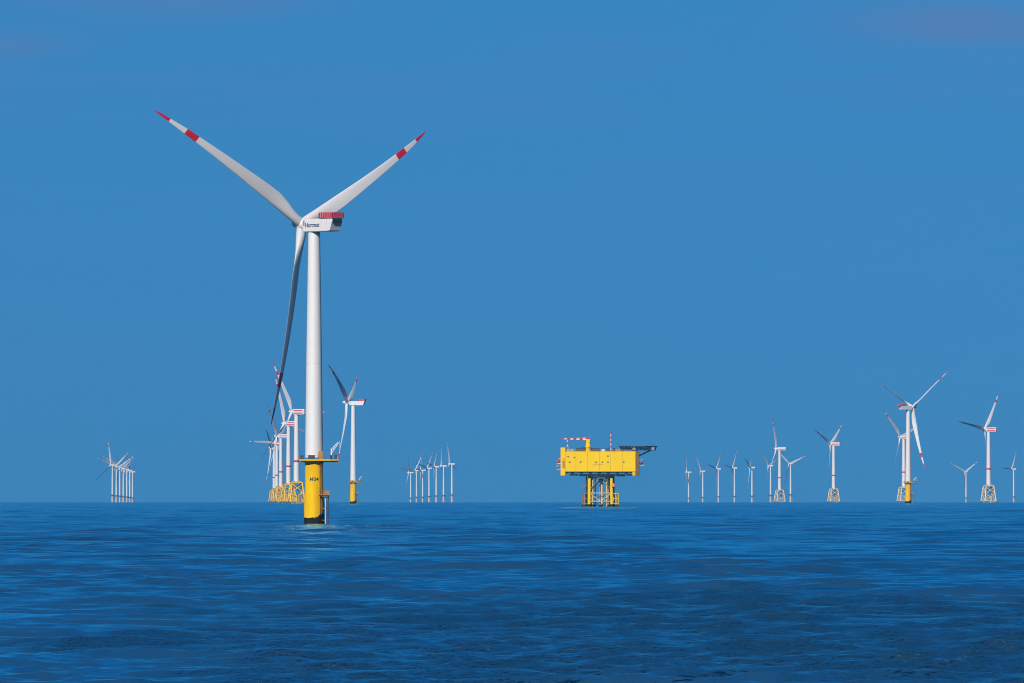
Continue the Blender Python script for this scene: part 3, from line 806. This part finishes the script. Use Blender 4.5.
    for x in (-9.5, 5.6):
        j = MB(); j.tube((x, -5.5, -6), (x, -5.5, 20.8), 0.55, n=10); j.build('riser', M['dark'], root)
    for x in (-5.4, 4.0):
        j = MB(); j.tube((x, -6.2, -6), (x, -6.2, 20.8), 0.28, n=10); j.build('riser', M['pale_yellow'], root)
    for (x, z) in ((-5.6, 19.6), (-3.4, 18.8), (1.8, 19.4), (4.4, 18.7)):
        j = MB(); j.box(x - 0.9, x + 0.9, -6.4, -5.0, z, z + 1.6, bev=0.08); j.tube((x, -5.7, z + 1.5), (x, -5.7, 20.95), 0.3, n=6); j.build('junction_box', M['grey'], root)
    for o in set(bpy.data.objects) - before:
        o.location.x = -0.45
    for k, (x, y, r) in enumerate(((-1.3, -3, 0.55), (0.2, -3.2, 0.5), (-4.6, 1, 0.35), (4.2, 0.5, 0.4), (-0.6, 4, 0.5))):
        j = MB(); j.tube((x, y, -6), (x, y, 1.6), r, n=10, mi=1); j.tube((x, y, 1.6), (x, y, 20.8), r, n=10); j.build('cable_tube', [M['pale_yellow'] if k % 2 else M['rust'], M['black']], root)
    for sgn, m in ((-1, 'rust'), (1, 'yellow2')):
        before = set(bpy.data.objects)
        l = MB()
        for y in (-8.5, -5.8):
            for x in (10.4, 12.0):
                l.tube((sgn * x, y, -4), (sgn * x, y, 1.7), 0.32, n=8, mi=1)
                l.tube((sgn * x, y, 1.7), (sgn * x, y, 9.2), 0.26, n=8)
            for z in (2.2, 5.5, 9.0): l.tube((sgn * 12.0, y, z), (sgn * 8.5, y, z), 0.2, n=8)
        for k in range(10): l.tube((sgn * 12.0, -8.5, 2 + k * .75), (sgn * 12.0, -5.8, 2 + k * .75), 0.1, n=5)
        l.box(min(sgn * 9.2, sgn * 12.3), max(sgn * 9.2, sgn * 12.3), -8.8, -5.5, 9.2, 9.4)
        l.build('boat_landing', [M[m], M['black']], root).location.x = -0.5
    b = MB(); b.box(7.0, 9.2, -10.0, -8.9, 13.3, 15.8, bev=0.3); b.build('winch_house', M['orange'], root)
    b = MB(); b.box(-12.4, -9.6, -8.5, -6.5, 13.4, 13.6); railing(b, [(-12.4, -8.5), (-9.6, -8.5)], 13.6, 1.2, False, r=0.07); b.build('access_platform', M['rust'], root)
    b = MB(); b.box(23.45, 25.5, -13.2, -9.2, 21.0, 37.0, bev=0.1); b.build('service_shaft', M['brown'], root)  # box coloured dark to paint the shaded right end wall
    b = MB(); b.box(-21.8, 21.8, -11.5, 11.5, 22.9, 23.55); b.build('underdeck', M['dark'], root)  # dark slab standing in for the shade below the hull
    # roof railing and plant
    b = MB(); railing(b, [(-23.2, -D + 0.2), (23.2, -D + 0.2), (23.2, D - 0.2), (-23.2, D - 0.2)], 37.1, 1.2, r=0.045, step=2.4); b.build('railing', M['seam'], root)
    rnd = random.Random(5)
    for (x0, x1, y, h, m) in ((-16.8, -10.4, -9, 2.1, 'dark'), (-6.8, -0.8, -8, 2.0, 'dark'), (-20.8, -18.8, -11, 1.2, 'grey'), (-14, -9, 0, 2.4, 'navy'), (0.4, 2.6, -11, 1.3, 'galv'), (3.0, 5.6, -7, 2.3, 'navy'), (7.6, 9.2, -9, 2.2, 'dark'), (9.5, 13, -10, 1.4, 'rust'), (-21, -18.5, -6, 1.4, 'yellow')):
        b = MB(); b.box(x0, x1, y, y + 3.5, 37.12, 37.1 + h, bev=0.1)
        for k in range(int((x1 - x0) / 1.1)): b.box(x0 + 0.3 + k * 1.1, x0 + 0.8 + k * 1.1, y + 0.6, y + 2.6, 37.1 + h, 37.35 + h)
        b.build('roof_cooler', M[m], root)
    # crane
    c = MB()
    c.lathe([(1.6, 37.0), (1.6, 39.8), (1.9, 40.0), (1.9, 40.7), (1.5, 40.9), (1.5, 43.0)], 24, c=(-8.6, -9.5, 0))
    c.box(-9.9, -7.3, -10.8, -8.2, 43.0, 45.2, bev=0.2)
    cr0 = c.build('crane', M['yellow2'], root)
    c = MB(); x = -8.2; zc = 45.4; n = 9
    for k in range(n):
        x2 = x - 18.5 / n; h0 = 0.75 - 0.07 * k; h1 = 0.75 - 0.07 * (k + 1); mi = k % 2; yc = -9.5
        q = lambda X, h: [(X, yc - .45, zc - h), (X, yc + .45, zc - h), (X, yc + .45, zc + h), (X, yc - .45, zc + h)]
        a_, b_ = q(x, h0), q(x2, h1)
        for i in range(4): c.tube(a_[i], b_[i], 0.17, n=6, mi=mi)
        for i in range(4): c.tube(a_[i], b_[(i + 1) % 4], 0.1, n=5, mi=mi); c.tube(a_[i], a_[(i + 1) % 4], 0.1, n=5, mi=mi)
        c.box(x2 + 0.05, x - 0.05, yc - 0.3, yc + 0.3, zc - h1 * .8, zc + h1 * .8, mi=mi)
        x = x2
    c.tube((-9.2, -9.5, 45.0), (-12.0, -9.5, 43.6), 0.3, n=6, mi=0)
    c.build('crane_boom', [M['red'], M['white']], cr0)
    c = MB(); c.tube((-7.4, -9.5, 45.2), (-7.4, -9.5, 48.3), 0.09, n=6); c.build('antenna', M['white'], cr0)
    c = MB()
    for k in range(5): c.tube((-22.5, -9.5, 37.1 + 1.52 * k), (-22.5, -9.5, 37.1 + 1.52 * (k + 1)), 0.3, n=8, mi=k % 2)
    c.build('boom_rest', [M['white'], M['red']], root)
    c = MB(); c.tube((-21.8, -9.2, 37.1), (-22.2, -9.2, 41.5), 0.2, n=6); c.build('roof_pipe', M['white'], root)
    # mast
    c = MB()
    for k in range(8):
        z0 = 38.0 + k * 1.5
        c.tube((6.5, -8, z0), (6.5, -8, z0 + 1.5), 0.34, n=8, mi=k % 2)
    c.build('radio_mast', [M['white'], M['red']], root)
    # helideck
    cx, cy, rad = 24.2, -1.0, 13.0
    oc = [(cx + rad * math.cos(R_(22.5 + 45 * k)), cy + rad * math.sin(R_(22.5 + 45 * k))) for k in range(8)]
    h = MB(); h.loft([[(x, y, 40.4) for x, y in oc], [(x, y, 40.75) for x, y in oc]], 0, False)
    hd = h.build('helideck', M['navy'], root)
    h = MB()
    for k in range(8):
        a, b2 = oc[k], oc[(k + 1) % 8]
        for j in range(5):
            p = Vector((*a, 40.3)).lerp(Vector((*b2, 40.3)), j / 5); p2 = Vector((*a, 40.3)).lerp(Vector((*b2, 40.3)), (j + 1) / 5)
            q = Vector((cx, cy, 0)).lerp(p, 0.93); q.z = 38.0; q2 = Vector((cx, cy, 0)).lerp(p2, 0.93); q2.z = 38.0
            h.tube(p, q, 0.16, n=5); h.tube(q, p2, 0.13, n=5); h.tube(q, q2, 0.2, n=5); h.tube(p, p2, 0.2, n=5)
            o = (p - Vector((cx, cy, 40.3))).normalized() * 1.3
            h.tube(p, p + o + Vector((0, 0, 0.4)), 0.08, n=4)
    for k in range(-2, 3):
        h.tube((cx - 11.5, cy + k * 4, 38.0), (cx + 11.5, cy + k * 4, 38.0), 0.2, n=5)
        for j in range(10):
            x = cx - 11 + j * 2.2; h.tube((x, cy + k * 4, 38.0), (x + 1.1, cy + k * 4, 40.3), 0.12, n=4); h.tube((x + 1.1, cy + k * 4, 40.3), (x + 2.2, cy + k * 4, 38.0), 0.12, n=4)
    h.build('truss', M['navy'], hd)
    for q in ((33.2, 35.6, -8.5, -6.8, 38.1, 39.9), (21, 23.2, -12.5, -11.3, 38.2, 39.6)):
        h = MB(); h.box(*q, bev=0.1); h.build('foam_station', M['grey'], hd)
    h = MB(); h.tube((23.3, -9.5, 33.5), (32.5, -8, 37.9), 0.25, n=8); h.tube((23.3, 8, 33.5), (32.5, 7, 37.9), 0.25, n=8)
    for (x, y) in ((14, -9), (21, -9), (14, 8), (21, 8)): h.tube((x, y, 37.1), (x, y, 38.1), 0.25, n=8)
    h.build('helideck_brace', M['dark'], root)
    # lifeboats in davits on both ends
    for sgn, z, y, hull_m in ((1, 28.2, -9.5, 'orange'), (-1, 25.6, -10.5, 'galv'), (-1, 29.3, -6.5, 'orange')):
        x0 = 26.0 * sgn if sgn > 0 else -28.0
        l = MB(); rings = []
        for u in (-1, -0.75, -0.3, 0.3, 0.75, 1):
            k = math.sqrt(max(0.02, 1 - u * u * 0.97))
            rings.append([(x0 + 1.25 * sgn * 0.6 + 1.25 * k * math.cos(a), y + 3.4 * u, z + 1.15 + 1.15 * k * math.sin(a) * (1 if math.sin(a) > 0 else 1.1)) for a in [2 * math.pi * i / 14 for i in range(14)]])
        l.loft(rings, 0, True)
        lb = l.build('lifeboat', M[hull_m], root)
        l = MB(); l.box(x0 + 0.2 * sgn, x0 + 1.3 * sgn, y - 3.45, y - 3.3, z + 1.2, z + 1.8) if sgn > 0 else l.box(x0 - 1.3, x0 - 0.2, y - 3.45, y - 3.3, z + 1.2, z + 1.8)
        l.build('cockpit_window', M['navy'], lb)
        l = MB(); xa, xb = (23.4, 29.0) if sgn > 0 else (-29.5, -26.6)
        for yy in (y - 2.2, y + 2.2): l.box(xa, xb, yy - 0.2, yy + 0.2, z - 0.5, z - 0.15)
        for yy in (y - 2.2, y + 2.2): l.tube((xa if sgn > 0 else xb, yy, z + 3.0), (xb - 1 if sgn > 0 else xa + 1, yy, z + 3.2), 0.15, n=6)
        l.build('davit', M['yellow2'], root)
    return root
substation()
